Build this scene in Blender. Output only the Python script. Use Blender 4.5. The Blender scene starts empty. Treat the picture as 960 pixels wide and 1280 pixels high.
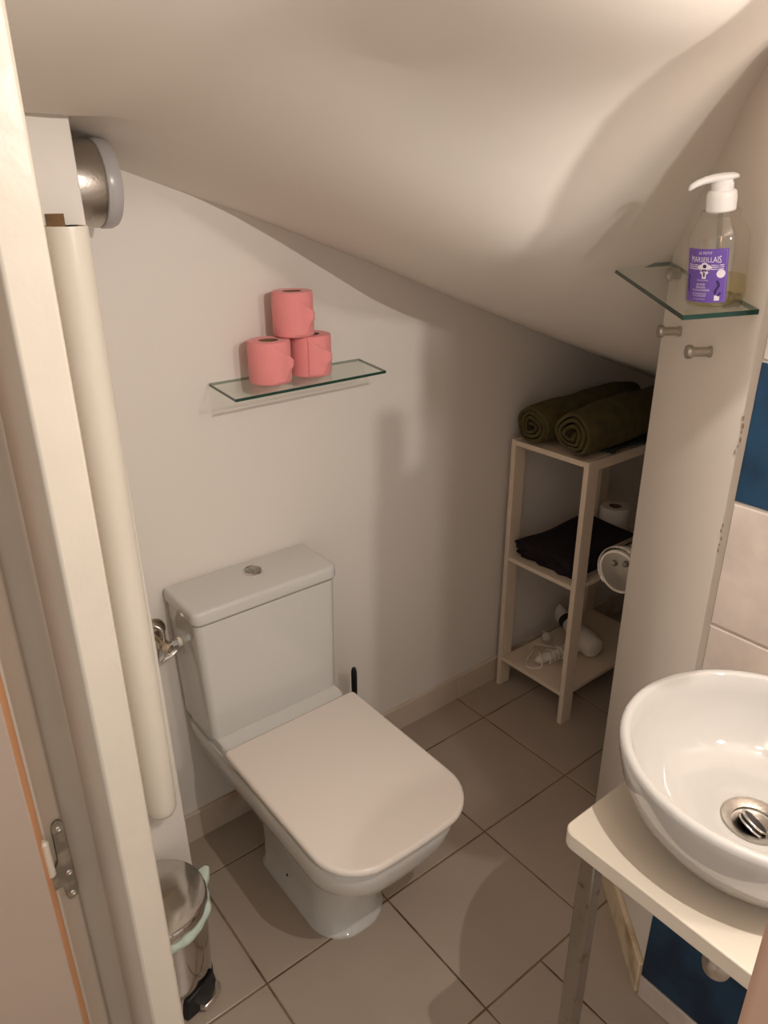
import bpy, bmesh, math, random
import numpy as np
from mathutils import Vector, Matrix
random.seed(7)
PI = math.pi
sc = bpy.context.scene
COL = sc.collection

# ------------------------------------------------------------------ materials
MATS = {}
def srgb(r, g, b):
    f = lambda c: ((c/255+.055)/1.055)**2.4 if c > 10 else c/255/12.92
    return (f(r), f(g), f(b), 1)
def mat(name, col, rough=.5, metal=0., bump=0., bscale=60., var=0., vscale=6., trans=0., ior=1.45, coat=0., sheen=0., col2=None, c2scale=4., c2lo=.5, c2hi=.65, alpha=None):
    m = bpy.data.materials.new(name); m.use_nodes = True
    nt = m.node_tree; N = nt.nodes; L = nt.links
    b = N['Principled BSDF']
    c = col if len(col) == 4 else (*col, 1)
    b.inputs['Base Color'].default_value = c
    b.inputs['Roughness'].default_value = rough
    b.inputs['Metallic'].default_value = metal
    b.inputs['Transmission Weight'].default_value = trans
    b.inputs['IOR'].default_value = ior
    b.inputs['Coat Weight'].default_value = coat
    if sheen:
        b.inputs['Sheen Weight'].default_value = sheen
    tc = N.new('ShaderNodeTexCoord')
    last = None
    if var:
        n = N.new('ShaderNodeTexNoise'); n.inputs['Scale'].default_value = vscale; n.inputs['Detail'].default_value = 5
        L.new(tc.outputs['Object'], n.inputs['Vector'])
        r = N.new('ShaderNodeValToRGB')
        lo = tuple(max(0, v*(1-var)) for v in c[:3])+(1,); hi = tuple(min(1, v*(1+var)) for v in c[:3])+(1,)
        r.color_ramp.elements[0].color = lo; r.color_ramp.elements[1].color = hi
        r.color_ramp.elements[0].position = .3; r.color_ramp.elements[1].position = .7
        L.new(n.outputs['Fac'], r.inputs['Fac']); last = r.outputs['Color']
    if col2 is not None:
        n = N.new('ShaderNodeTexNoise'); n.inputs['Scale'].default_value = c2scale; n.inputs['Detail'].default_value = 4
        L.new(tc.outputs['Object'], n.inputs['Vector'])
        r = N.new('ShaderNodeMapRange'); r.inputs[1].default_value = c2lo; r.inputs[2].default_value = c2hi
        L.new(n.outputs['Fac'], r.inputs[0])
        mx = N.new('ShaderNodeMix'); mx.data_type = 'RGBA'
        L.new(r.outputs[0], mx.inputs[0])
        if last: L.new(last, mx.inputs[6])
        else: mx.inputs[6].default_value = c
        mx.inputs[7].default_value = col2 if len(col2) == 4 else (*col2, 1)
        last = mx.outputs[2]
    if last: L.new(last, b.inputs['Base Color'])
    if bump:
        n = N.new('ShaderNodeTexNoise'); n.inputs['Scale'].default_value = bscale; n.inputs['Detail'].default_value = 4
        L.new(tc.outputs['Object'], n.inputs['Vector'])
        bp = N.new('ShaderNodeBump'); bp.inputs['Strength'].default_value = bump; bp.inputs['Distance'].default_value = .004
        L.new(n.outputs['Fac'], bp.inputs['Height']); L.new(bp.outputs['Normal'], b.inputs['Normal'])
    MATS[name] = m
    return m
def thin_glass(name, tint, rough=.02, ior=1.5, extra=0.):
    m = bpy.data.materials.new(name); m.use_nodes = True
    nt = m.node_tree; N = nt.nodes; L = nt.links
    N.remove(N['Principled BSDF']); out = N['Material Output']
    t = N.new('ShaderNodeBsdfTransparent'); t.inputs[0].default_value = tint
    g = N.new('ShaderNodeBsdfGlossy'); g.inputs['Roughness'].default_value = rough
    f = N.new('ShaderNodeFresnel'); f.inputs[0].default_value = ior
    mx = N.new('ShaderNodeMixShader')
    if extra:
        a = N.new('ShaderNodeMath'); a.operation = 'ADD'; a.inputs[1].default_value = extra; a.use_clamp = True
        L.new(f.outputs[0], a.inputs[0]); L.new(a.outputs[0], mx.inputs[0])
    else: L.new(f.outputs[0], mx.inputs[0])
    ge = N.new('ShaderNodeNewGeometry'); iv = N.new('ShaderNodeMath'); iv.operation = 'SUBTRACT'; iv.inputs[0].default_value = 1   # reflect at the outer surface only
    L.new(ge.outputs['Backfacing'], iv.inputs[1])
    mu = N.new('ShaderNodeMath'); mu.operation = 'MULTIPLY'; src = mx.inputs[0].links[0].from_socket
    L.new(src, mu.inputs[0]); L.new(iv.outputs[0], mu.inputs[1]); L.new(mu.outputs[0], mx.inputs[0])
    L.new(t.outputs[0], mx.inputs[1]); L.new(g.outputs[0], mx.inputs[2])
    L.new(mx.outputs[0], out.inputs[0])
    return m
M_WALL = mat('painted_plaster', srgb(229, 221, 211), .55, bump=.08, bscale=35, var=.015, vscale=3)
M_CEIL = mat('ceiling_plaster', srgb(234, 226, 216), .6, bump=.1, bscale=9, var=.015, vscale=2)
M_PANEL = mat('panel_paint', srgb(230, 220, 208), .45, bump=.1, bscale=14, var=.02, vscale=3)
M_TRIM = mat('cream_gloss_paint', srgb(198, 188, 173), .35, bump=.35, bscale=22, var=.03, vscale=9)
M_PVC = mat('cream_plastic', srgb(242, 234, 218), .35, bump=.05, bscale=5)
M_TILE = mat('floor_tile_glaze', srgb(172, 157, 142), .28, bump=.03, bscale=12, var=.045, vscale=5)
M_GROUT = mat('floor_grout', srgb(138, 114, 88), .9, bump=.3, bscale=150, col2=srgb(82, 64, 46), c2scale=7)
M_PLINTH = mat('plinth_tile', srgb(206, 190, 172), .35, bump=.03, var=.04, vscale=8, col2=srgb(176, 142, 112), c2scale=5, c2lo=.55, c2hi=.75)
M_PLINTH2 = mat('stained_plinth', srgb(226, 206, 174), .5, var=.05, vscale=8, col2=srgb(150, 116, 72), c2scale=9, c2lo=.52, c2hi=.7)
M_WTILE = mat('stone_wall_tile', srgb(200, 185, 173), .4, bump=.1, bscale=18, var=.13, vscale=16)
M_BLUE = mat('blue_wall_tile', srgb(26, 60, 86), .35, bump=.05, bscale=20, col2=srgb(14, 38, 60), c2scale=14, c2lo=.4, c2hi=.65)
M_WGROUT = mat('wall_grout', srgb(226, 218, 206), .8, bump=.2, bscale=120)
M_CER = mat('white_ceramic', srgb(206, 203, 197), .08, coat=.4)
M_SINK = mat('sink_ceramic', srgb(184, 180, 174), .06, coat=.5)
M_SEAT = mat('seat_plastic', srgb(222, 212, 202), .22)
M_CHROME = mat('chrome', (.75, .73, .70), .09, 1)
M_CHROMEW = mat('worn_chrome', (.28, .26, .23), .16, 1, bump=.15, bscale=40, col2=(.14, .12, .10), c2scale=70, c2lo=.60, c2hi=.70)
M_STEEL = mat('brushed_steel', (.50, .46, .41), .32, 1, bump=.1, bscale=200)
M_BINC = mat('bin_chrome', (.56, .53, .49), .13, 1, bump=.05, bscale=30, var=.12, vscale=14)
M_BRASS = mat('aged_valve_metal', (.52, .44, .34), .28, 1)
M_PINK = mat('pink_paper', srgb(238, 147, 145), .9, bump=.25, bscale=90, sheen=.2)
M_CORE = mat('cardboard_core', srgb(120, 96, 68), .9)
M_WPAPER = mat('white_paper', srgb(224, 216, 206), .9, bump=.2, bscale=90)
M_OLIVE = mat('olive_terry', srgb(84, 73, 40), .95, bump=.8, bscale=260, var=.25, vscale=30)
M_PLUM = mat('dark_plum_terry', srgb(27, 15, 23), .95, bump=.8, bscale=260, var=.2, vscale=30)
M_NAVY = mat('dark_teal_cloth', srgb(34, 42, 40), .9, bump=.5, bscale=200)
M_WOODW = mat('white_painted_wood', srgb(226, 208, 186), .5, bump=.06, bscale=40, var=.03, vscale=6)
M_DRYER = mat('dryer_plastic', srgb(222, 214, 204), .3)
M_BLACK = mat('black_plastic', (.008, .008, .009), .35)
M_COUNTER = mat('cream_laminate', srgb(206, 195, 178), .4, bump=.03, bscale=8, var=.02, vscale=4)
M_RAW = mat('raw_wood', srgb(206, 148, 104), .6, bump=.1, bscale=50, var=.06, vscale=20)
M_DOOR = mat('door_paint', srgb(166, 147, 132), .5, bump=.05, bscale=10, var=.02)
M_HINGE = mat('hinge_steel', (.30, .29, .26), .3, 1, col2=(.5, .48, .42), c2scale=30)
M_GLASS = thin_glass('clear_glass', (.94, .965, .945, 1))
M_GEDGE = mat('green_glass_edge', (.012, .05, .034), .1)
M_GEDGE2 = thin_glass('pale_glass_edge', (.45, .55, .48, 1), .05, 1.5, .05)
M_BOTTLE = thin_glass('bottle_plastic', (.955, .95, .935, 1), .06, 1.5, .07)
M_LIQ = thin_glass('soap_liquid', (.93, .91, .72, 1), .1, 1.2)
M_LABEL = mat('violet_label', srgb(112, 82, 172), .35)
M_LABELT = mat('label_white', srgb(238, 230, 238), .4)
M_LABELD = mat('label_dark', srgb(52, 34, 88), .4)
M_PUMP = mat('white_pump_plastic', srgb(250, 248, 244), .3)
M_OPAL = mat('opal_glass', srgb(176, 170, 168), .25)
M_LINER = mat('mint_liner', srgb(208, 224, 212), .4, bump=.3, bscale=60)
M_BULB = bpy.data.materials.new('warm_bulb'); M_BULB.use_nodes = True
_b = M_BULB.node_tree.nodes['Principled BSDF']; _b.inputs['Emission Color'].default_value = (1, .78, .55, 1); _b.inputs['Emission Strength'].default_value = 6
M_HOLE = mat('dirty_pipe_lining', srgb(120, 92, 62), .9, var=.4, vscale=40)

# ------------------------------------------------------------------ helpers
def obj(name, bm, m, parent=None, smooth=None, bevel=0., seg=2, subsurf=0):
    me = bpy.data.meshes.new(name)
    bmesh.ops.recalc_face_normals(bm, faces=bm.faces[:])
    bm.to_mesh(me); bm.free()
    o = bpy.data.objects.new(name, me); COL.objects.link(o)
    for x in (m if isinstance(m, (list, tuple)) else [m]): me.materials.append(x)
    if parent: o.parent = parent; o.matrix_parent_inverse = parent.matrix_world.inverted() if False else Matrix.Translation(-Vector(parent['_w'])) if '_w' in parent else Matrix()
    if smooth is not None:
        for p in me.polygons: p.use_smooth = True
        try: me.set_sharp_from_angle(angle=math.radians(smooth))
        except Exception: pass
    if bevel:
        md = o.modifiers.new('bevel', 'BEVEL'); md.width = bevel; md.segments = seg; md.limit_method = 'ANGLE'; md.angle_limit = math.radians(40)
        for p in me.polygons: p.use_smooth = True
        try: me.set_sharp_from_angle(angle=math.radians(60))
        except Exception: pass
    if subsurf:
        md = o.modifiers.new('sub', 'SUBSURF'); md.levels = subsurf; md.render_levels = subsurf
    return o
def thing(name, label, cat, loc, group=None):
    o = bpy.data.objects.new(name, None); COL.objects.link(o)
    o.empty_display_size = .05
    o.location = loc; o['_w'] = list(loc)
    return tag(o, label, cat, group)
def tag(o, label, cat, group=None):
    o['label'] = label; o['category'] = cat
    if group: o['group'] = group
    return o
def struct(o): o['kind'] = 'structure'; return o
def box(bm, x0, x1, y0, y1, z0, z1, mi=0):
    v = [bm.verts.new(p) for p in [(x0,y0,z0),(x1,y0,z0),(x1,y1,z0),(x0,y1,z0),(x0,y0,z1),(x1,y0,z1),(x1,y1,z1),(x0,y1,z1)]]
    for f in [(0,3,2,1),(4,5,6,7),(0,1,5,4),(1,2,6,5),(2,3,7,6),(3,0,4,7)]:
        bm.faces.new([v[i] for i in f]).material_index = mi
def prism(bm, poly, z0, z1, mi=0, top=None):
    a = [bm.verts.new((x, y, z0)) for x, y in poly]
    b = [bm.verts.new((x, y, z1)) for x, y in (top or poly)]
    n = len(poly)
    for i in range(n): bm.faces.new((a[i], a[(i+1) % n], b[(i+1) % n], b[i])).material_index = mi
    bm.faces.new(a[::-1]).material_index = mi; bm.faces.new(b).material_index = mi
def frame_of(axis):
    a = Vector(axis).normalized()
    u = a.cross(Vector((0, 0, 1)) if abs(a.z) < .9 else Vector((1, 0, 0))).normalized()
    return a, u, a.cross(u)
def lathe(bm, prof, org=(0,0,0), axis=(0,0,1), n=40, mi=0, cap=True, closed=False):
    """prof = [(radius, height along axis)]"""
    a, u, w = frame_of(axis); org = Vector(org); rings = []
    for r, h in prof:
        rings.append([bm.verts.new(org + a*h + (u*math.cos(2*PI*k/n) + w*math.sin(2*PI*k/n))*max(r, 1e-5)) for k in range(n)])
    pr = list(zip(rings, rings[1:])) + ([(rings[-1], rings[0])] if closed else [])
    for p, q in pr:
        for k in range(n): bm.faces.new((p[k], p[(k+1) % n], q[(k+1) % n], q[k])).material_index = mi
    if cap and not closed:
        bm.faces.new(rings[0][::-1]).material_index = mi; bm.faces.new(rings[-1]).material_index = mi
def loft(bm, rings, cap0=True, cap1=True, mi=0):
    R = [[bm.verts.new(p) for p in r] for r in rings]; n = len(R[0])
    for p, q in zip(R, R[1:]):
        for k in range(n): bm.faces.new((p[k], p[(k+1) % n], q[(k+1) % n], q[k])).material_index = mi
    if cap0: bm.faces.new(R[0][::-1]).material_index = mi
    if cap1: bm.faces.new(R[-1]).material_index = mi
def tube(bm, pts, r, n=10, mi=0):
    pts = [Vector(p) for p in pts]; rings = []
    up = None
    for i, p in enumerate(pts):
        t = (pts[min(i+1, len(pts)-1)] - pts[max(i-1, 0)]).normalized()
        if up is None: up = frame_of(t)[1]
        u = (up - t*up.dot(t)).normalized(); up = u; w = t.cross(u)
        rr = r[i] if isinstance(r, (list, tuple)) else r
        rings.append([p + (u*math.cos(2*PI*k/n) + w*math.sin(2*PI*k/n))*rr for k in range(n)])
    loft(bm, rings, mi=mi)
def spline(P, m=8):
    P = [Vector(p) for p in P]; Q = [2*P[0]-P[1]] + P + [2*P[-1]-P[-2]]; out = []
    for i in range(1, len(Q)-2):
        for k in range(m):
            t = k/m; a, b, c, d = Q[i-1:i+3]
            out.append(.5*((2*b) + (c-a)*t + (2*a-5*b+4*c-d)*t*t + (3*b-a-3*c+d)*t**3))
    out.append(P[-1]); return out
def rrect(x0, x1, y0, y1, rf, rb, bulge=0, n=9, inset=0):
    """plan outline: y0 front (towards the viewer), y1 back; corner radii; bowed front"""
    x0 += inset; x1 -= inset; y0 += inset; y1 -= inset
    rf = max(rf-inset, .002); rb = max(rb-inset, .002)
    pts = []
    def arc(cx, cy, r, a0, a1):
        for i in range(n+1):
            a = math.radians(a0+(a1-a0)*i/n); pts.append((cx+r*math.cos(a), cy+r*math.sin(a)))
    arc(x0+rf, y0+rf, rf, 180, 270)
    for i in range(1, 8): pts.append((x0+rf+(x1-x0-2*rf)*i/8, y0))
    arc(x1-rf, y0+rf, rf, 270, 360)
    arc(x1-rb, y1-rb, rb, 0, 90)
    arc(x0+rb, y1-rb, rb, 90, 180)
    xc, hw, d = (x0+x1)/2, (x1-x0)/2, y1-y0
    o = []
    for x, y in pts:
        w = max(0, 1-(y-y0)/(.45*d))
        o.append((x, y-bulge*w*(1-((x-xc)/hw)**2)))
    return o
def ring(pl, z): return [(x, y, z) for x, y in pl]

# ------------------------------------------------------------------ room shell
# floor: grout bed with separate bevelled tiles in it
bm = bmesh.new()
box(bm, -.9, 2.7, -2.3, .05, -.06, -.0022, 1)
W = .33; X0 = .781; G = .0024
def tile(x0, x1, y0, y1):
    e = .0016
    loft(bm, [ring([(x0+G,y0+G),(x1-G,y0+G),(x1-G,y1-G),(x0+G,y1-G)], -.004), ring([(x0+G,y0+G),(x1-G,y0+G),(x1-G,y1-G),(x0+G,y1-G)], -.0012),
              ring([(x0+G+e,y0+G+e),(x1-G-e,y0+G+e),(x1-G-e,y1-G-e),(x0+G+e,y1-G-e)], 0)], cap0=False)
ys = [0, -.1326, -.4626, -.7926, -1.1226, -1.4526, -1.7826, -2.1126]
for j in range(len(ys)-1):
    if j >= 3: xs = [X0-4*W, X0-3*W, X0-2*W, X0-W, X0, X0+.17, X0+.17+W, X0+.17+2*W] if j == 3 else [X0+.17+k*W for k in range(-5, 3)]
    else: xs = [X0+k*W for k in range(-4, 6)]
    for a, b in zip(xs, xs[1:]): tile(a, b, ys[j+1], ys[j])
struct(obj('floor', bm, [M_TILE, M_GROUT]))
# small specks of dirt on the floor belong to the floor's look
bm = bmesh.new(); box(bm, -.3, 2.7, 0, .1, -.05, 2.3); struct(obj('wall_back', bm, M_WALL))
# wall beside the basin: a solid with an oblique face and an alcove behind it
PA, PB = (1.332, -.638), (1.060, -.971)
bm = bmesh.new(); prism(bm, [PB, PA, (2.7, -.638), (2.7, -2.3), (1.060, -2.3)][::-1], -.05, 2.3)
struct(obj('wall_right', bm, M_PANEL, bevel=.004))
bm = bmesh.new(); box(bm, 2.6, 2.7, -.64, .02, -.05, 2.0); struct(obj('wall_alcove', bm, M_WALL))
# pillar-like left wall, a touch out of plumb
bm = bmesh.new()
prism(bm, [(-.3,-.23),(.4105,-.23),(.4105,.02),(-.3,.02)], -.05, 1.80, top=[(-.3,-.23),(.389,-.23),(.389,.02),(-.3,.02)])
struct(obj('wall_left', bm, M_WALL, bevel=.003))
bm = bmesh.new(); box(bm, -.3, .16, -.52, -.2, -.05, 2.2); struct(obj('wall_doorway', bm, M_WALL))

# wall tiles on the right wall
bm = bmesh.new()
zs = [.0, .065, .2775, .49, .7025, .915, 1.1275, 1.34, 1.5525, 1.765, 1.98, 2.2]
yst = [-.972 - .2125*k for k in range(7)]
box(bm, 1.052, 1.062, -2.25, -.9715, 0, 2.2, 2)
for i in range(len(zs)-1):
    for k in range(6):
        mi = 1 if (k == 0 and i in (1, 6)) or (k == 3 and i in (3, 7)) or (k == 5 and i == 5) else 0
        g = .0022
        y1, y0, z0, z1 = yst[k]-g*(k > 0), yst[k+1]+g, zs[i]+g, zs[i+1]-g
        e = .002
        loft(bm, [[(1.054,y0,z0),(1.054,y1,z0),(1.054,y1,z1),(1.054,y0,z1)], [(1.0485,y0,z0),(1.0485,y1,z0),(1.0485,y1,z1),(1.0485,y0,z1)],
                  [(1.047,y0+e,z0+e),(1.047,y1-e,z0+e),(1.047,y1-e,z1-e),(1.047,y0+e,z1-e)]], mi=mi)
o = struct(obj('wall_right_tiling', bm, [M_WTILE, M_BLUE, M_WGROUT]))

# ceiling: soffit of a winding stair, interpolated through measured heights
CP = [(.30,0,1.685),(.513,0,1.607),(.776,0,1.522),(1.099,0,1.408),(1.274,0,1.341),(1.606,0,1.218),(2.0,0,1.075),(2.353,0,.946),(2.65,0,.84),
      (.911,-.666,1.492),(.82,-.666,1.563),(.60,-.68,1.680),(.70,-1.07,1.700),(1.16,-.848,1.724),(1.343,-.625,1.430),(1.70,-.64,1.26),(2.3,-.66,1.03),(2.65,-.66,.9),
      (.40,-.24,1.676),(.30,-.25,1.680),(.15,-.25,1.681),(.30,-.80,1.765),(.22,-1.2,1.87),(.5,-1.45,1.895),(1.05,-1.25,1.93),(1.05,-1.7,2.16),(.2,-1.9,2.16),(-.3,-.3,1.70),(-.3,-1.2,1.98),(-.3,-2.2,2.2),(1.6,-1.2,1.95),(2.6,-1.5,1.6),(2.6,-2.2,2.0),(1.2,-2.2,2.22)]
cp = np.array(CP)
def tps(r2): return np.where(r2 > 1e-12, r2*np.log(np.maximum(r2, 1e-12)), 0)
_n = len(cp); D2 = ((cp[:, None, :2]-cp[None, :, :2])**2).sum(-1)
Kx = np.zeros((_n+3, _n+3)); Kx[:_n, :_n] = tps(D2) + np.eye(_n)*2e-4; Kx[:_n, _n] = 1; Kx[:_n, _n+1:] = cp[:, :2]; Kx[_n:, :_n] = Kx[:_n, _n:].T
_s = np.linalg.solve(Kx, np.concatenate([cp[:, 2], np.zeros(3)]))
def sstep(a, b, x):
    t = min(1, max(0, (x-a)/(b-a))); return t*t*(3-2*t)
def ceil_z(x, y):
    d2 = (cp[:, 0]-x)**2 + (cp[:, 1]-y)**2
    z = float(tps(d2)@_s[:_n] + _s[_n] + _s[_n+1]*x + _s[_n+2]*y)
    # thicker coat of plaster over the left wall, ending in a ragged lip
    lip = sstep(-.243, -.252, y+.004*math.sin(x*60))
    return z - .020*lip*(1-sstep(.36, .50, x))*(1-sstep(-.6, -1.0, y))
bm = bmesh.new()
gx = sorted(set([round(-.3+.06*i, 4) for i in range(51)] + [round(.3+.02*i, 4) for i in range(12)]))
gy = sorted(set([round(.03-.06*i, 4) for i in range(40)] + [-.232, -.238, -.243, -.246, -.249, -.252, -.258, -.27]), reverse=True)
V = [[bm.verts.new((x, y, ceil_z(x, y))) for y in gy] for x in gx]
V2 = [[bm.verts.new((x, y, max(ceil_z(x, y)+.10, .1))) for y in gy] for x in gx]
for i in range(len(gx)-1):
    for j in range(len(gy)-1):
        bm.faces.new((V[i][j], V[i+1][j], V[i+1][j+1], V[i][j+1])); bm.faces.new((V2[i][j], V2[i][j+1], V2[i+1][j+1], V2[i+1][j]))
for i in range(len(gx)-1):
    for j in (0, len(gy)-1): bm.faces.new((V[i][j], V2[i][j], V2[i+1][j], V[i+1][j]))
for j in range(len(gy)-1):
    for i in (0, len(gx)-1): bm.faces.new((V[i][j], V[i][j+1], V2[i][j+1], V2[i][j]))
struct(obj('ceiling', bm, M_CEIL, smooth=50))

# baseboards
bm = bmesh.new()
xe = [.411, .78, 1.11, 1.44, 1.77, 2.1, 2.43, 2.6]
for a, b in zip(xe, xe[1:]): box(bm, a+.001, b-.001, -.011, .002, -.002, .087)
struct(obj('baseboard_back', bm, M_PLINTH, bevel=.003))
d = Vector((PB[0]-PA[0], PB[1]-PA[1], 0)).normalized(); nrm = Vector((-.774, .633, 0))
bm = bmesh.new()
a, b = Vector((*PA, 0)), Vector((*PB, 0))
for z0, z1, off in ((-.002, .085, .012),):
    p = [a, b, b+nrm*off, a+nrm*off]
    loft(bm, [[(v.x, v.y, z0) for v in p], [(v.x, v.y, z1) for v in p]])
struct(obj('baseboard_right', bm, M_PLINTH2, bevel=.003))

# door frame on the left, door, right-hand jamb
bm = bmesh.new()
prism(bm, [(-.12,-.50),(-.12,-.595),(.121,-.595),(.121,-.582),(.156,-.582),(.156,-.72),(.1995,-.72),(.1995,-.50)], -.02, 2.2)
o = struct(obj('trim_1', bm, M_TRIM, bevel=.004))
bm = bmesh.new(); box(bm, .292, .34, -1.45, -1.372, -.02, 2.0); struct(obj('trim_2', bm, mat('pink_beige_paint', srgb(196, 158, 136), .5, bump=.05, bscale=12), bevel=.006))
# the door slab, swung open into the corridor
hd = Vector((-.957, .29, 0)); ed = Vector((.29, .957, 0)); c0 = Vector((.0800, -.640, 0))
door = bpy.data.objects.new('door_1', None); COL.objects.link(door); door.location = c0; door['_w'] = list(c0); struct(door)
bm = bmesh.new()
p = [c0, c0+hd*.70, c0+hd*.70+ed*.046, c0+ed*.046]
p2 = [c0+ed*.004, c0+hd*.70+ed*.004, c0+hd*.70+ed*.046, c0+ed*.046]
loft(bm, [[(v.x, v.y, .005) for v in p2], [(v.x, v.y, 2.0) for v in p2]])
obj('door_core', bm, M_RAW, door)
bm = bmesh.new()
p = [c0-hd*.001, c0+hd*.70, c0+hd*.70+ed*.004, c0+ed*.004-hd*.001]
loft(bm, [[(v.x, v.y, .005) for v in p], [(v.x, v.y, 2.0) for v in p]])
obj('door_face', bm, M_DOOR, door, bevel=.002)
# hinge: leaf on the frame, tongue to the door, three screws, white knuckle
bm = bmesh.new()
def hp(px, pz): return (px, pz)
leaf = [(.1050,.783),(.1075,.7895),(.1125,.793),(.1180,.7915),(.1210,.786),(.1212,.664),(.1185,.654),(.1125,.6495),(.1065,.652),(.1042,.662),(.1042,.6785),(.096,.680),(.0895,.676),(.0850,.660),(.0850,.709),(.0890,.7130),(.0985,.7170),(.1035,.726)]
loft(bm, [[(x, -.5955, z) for x, z in leaf], [(x, -.6000, z) for x, z in leaf]])
h = struct(obj('door_1_hinge', bm, M_HINGE, None, bevel=.001))
bm = bmesh.new()
for x, z in ((.1135,.780),(.1140,.700),(.1130,.662)):
    lathe(bm, [(.0045,0),(.0045,.0012),(.0030,.0022),(.0012,.0012)], (x, -.600, z), (0,-1,0), 16)
obj('screw', bm, M_CHROME, h, smooth=40)
bm = bmesh.new(); lathe(bm, [(.003,0),(.0065,.004),(.0065,.060),(.003,.064)], (.0915, -.6065, .713), (0,0,1), 20)
obj('hinge_knuckle', bm, M_TRIM, h, smooth=40)

# ------------------------------------------------------------------ pipe casing on the left wall
t = thing('pipe_casing', 'tall cream plastic pipe casing on the wall beside the door frame', 'pipe', (.352, -.23, .39))
bm = bmesh.new()
prof = []
def dsec(r, back):
    pts = [(-r, back)]
    for k in range(17):
        a = PI + PI*k/16; pts.append((r*math.cos(a), -.0+r*math.sin(a)))
    pts.append((r, back)); return pts
def dring(r, z, back=.034, dx=0): return [(.352+dx+x, -.264+min(y, back), z) for x, y in dsec(r, back)]
rings = [dring(.004, .388), dring(.016, .3895), dring(.024, .394), dring(.0285, .404), dring(.0298, .418)]
for k in range(1, 12): rings.append(dring(.0298, .418+(1.512-.418)*k/11, dx=.0))
rings += [dring(.0292, 1.516), dring(.0270, 1.516), dring(.0262, 1.490)]
loft(bm, rings, cap1=False)
obj('casing', bm, M_PVC, t, smooth=50)
bm = bmesh.new(); loft(bm, [dring(.0264, 1.480), dring(.0264, 1.498)]); obj('lining', bm, M_HOLE, t)
bm = bmesh.new(); box(bm, .334, .360, -.2335, -.2305, 1.50, 1.532); obj('back_clip', bm, M_HOLE, t)

# wall lamp on the hidden side of the left wall
t = thing('wall_lamp', 'round brushed steel wall lamp with a frosted front, under the ceiling', 'lamp', (.392, -.115, 1.573))
lc = (.391, -.112, 1.573)
bm = bmesh.new(); lathe(bm, [(.060,0),(.0665,.002),(.0675,.006),(.0675,.055),(.0655,.060),(.050,.060)], lc, (1,0,0), 56); obj('lamp_ring', bm, M_STEEL, t, smooth=40)
bm = bmesh.new(); lathe(bm, [(.060,.058),(.0675,.061),(.0690,.064),(.0690,.078),(.066,.085),(.055,.089),(.03,.092),(.0,.093)], lc, (1,0,0), 56); obj('lamp_diffuser', bm, M_OPAL, t, smooth=40)

# ------------------------------------------------------------------ toilet
t = thing('toilet', 'white close-coupled toilet with a square closed lid against the back wall', 'toilet', (.694, -.3, 0))
xc = .692
bm = bmesh.new()
S = [(0,.094,-.484,-.165,.075,.03),(.010,.094,-.484,-.165,.075,.03),(.016,.0865,-.474,-.168,.07,.03),(.08,.085,-.470,-.170,.07,.03),(.14,.087,-.478,-.17,.07,.03),(.185,.094,-.498,-.155,.075,.03),
     (.215,.108,-.532,-.13,.08,.03),(.245,.126,-.574,-.10,.09,.03),(.275,.144,-.607,-.07,.1,.03),(.305,.157,-.628,-.045,.1,.03),(.335,.166,-.642,-.025,.1,.03),(.365,.171,-.650,-.015,.1,.025),(.385,.172,-.652,-.012,.1,.02),(.391,.170,-.649,-.012,.1,.02)]
R = [ring(rrect(xc-hw, xc+hw, yf, yb, rf, rb, .008), z) for z, hw, yf, yb, rf, rb in S]
loft(bm, R); obj('bowl', bm, M_CER, t, smooth=60)
bm = bmesh.new()   # raised deck under the cistern
S = [(.385,.166,0),(.405,.166,0),(.411,.163,.003)]
loft(bm, [ring(rrect(xc-hw, xc+hw, -.206+i, -.012, .02, .02), z) for z, hw, i in S]); obj('deck', bm, M_CER, t, smooth=60)
def slab(z0, z1, x0, x1, y0, y1, rf, rb, bulge, e):
    b = bmesh.new(); rr = []
    for k in range(5):
        a = PI/2*k/4; rr.append(ring(rrect(x0, x1, y0, y1, rf, rb, bulge, inset=e*(1-math.sin(a))), z0+e*(1-math.cos(a))))
    for k in range(5):
        a = PI/2*k/4; rr.append(ring(rrect(x0, x1, y0, y1, rf, rb, bulge, inset=e*(1-math.cos(a))), z1-e*(1-math.sin(a))))
    loft(b, rr); return b
obj('seat', slab(.391, .404, xc-.168, xc+.168, -.652, -.235, .09, .03, .010, .006), M_SEAT, t, smooth=60)
obj('seat_lid', slab(.4095, .428, xc-.177, xc+.177, -.666, -.218, .092, .012, .012, .008), M_SEAT, t, smooth=60)
for s in (-1, 1):
    bm = bmesh.new(); lathe(bm, [(.003,0),(.007,.002),(.007,.04),(.003,.042)], (xc+s*.08-.021, -.228, .404), (1,0,0), 20); obj('hinge', bm, M_SEAT, t, smooth=40)
bm = bmesh.new()
S = [(.412,.171,-.158),(.43,.172,-.158),(.57,.176,-.157),(.712,.180,-.156)]
R = [ring(rrect(xc-hw, xc+hw, yf, -.006, .018, .008), z) for z, hw, yf in S]
R = [ring(rrect(xc-.171, xc+.171, -.158, -.006, .018, .008, inset=.006), .4115)] + R
loft(bm, R); cis = obj('cistern', bm, M_CER, t, smooth=60)
obj('cistern_lid', slab(.714, .749, xc-.185, xc+.185, -.161, -.003, .02, .01, 0, .009), M_CER, t, smooth=60)
bm = bmesh.new(); lathe(bm, [(.0245,0),(.0245,.004),(.022,.0055),(.0205,.0045),(.0205,.0030)], (xc+.012, -.062, .7475), (0,0,1), 40); fb = obj('flush_ring', bm, M_CHROME, t, smooth=40)
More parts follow.
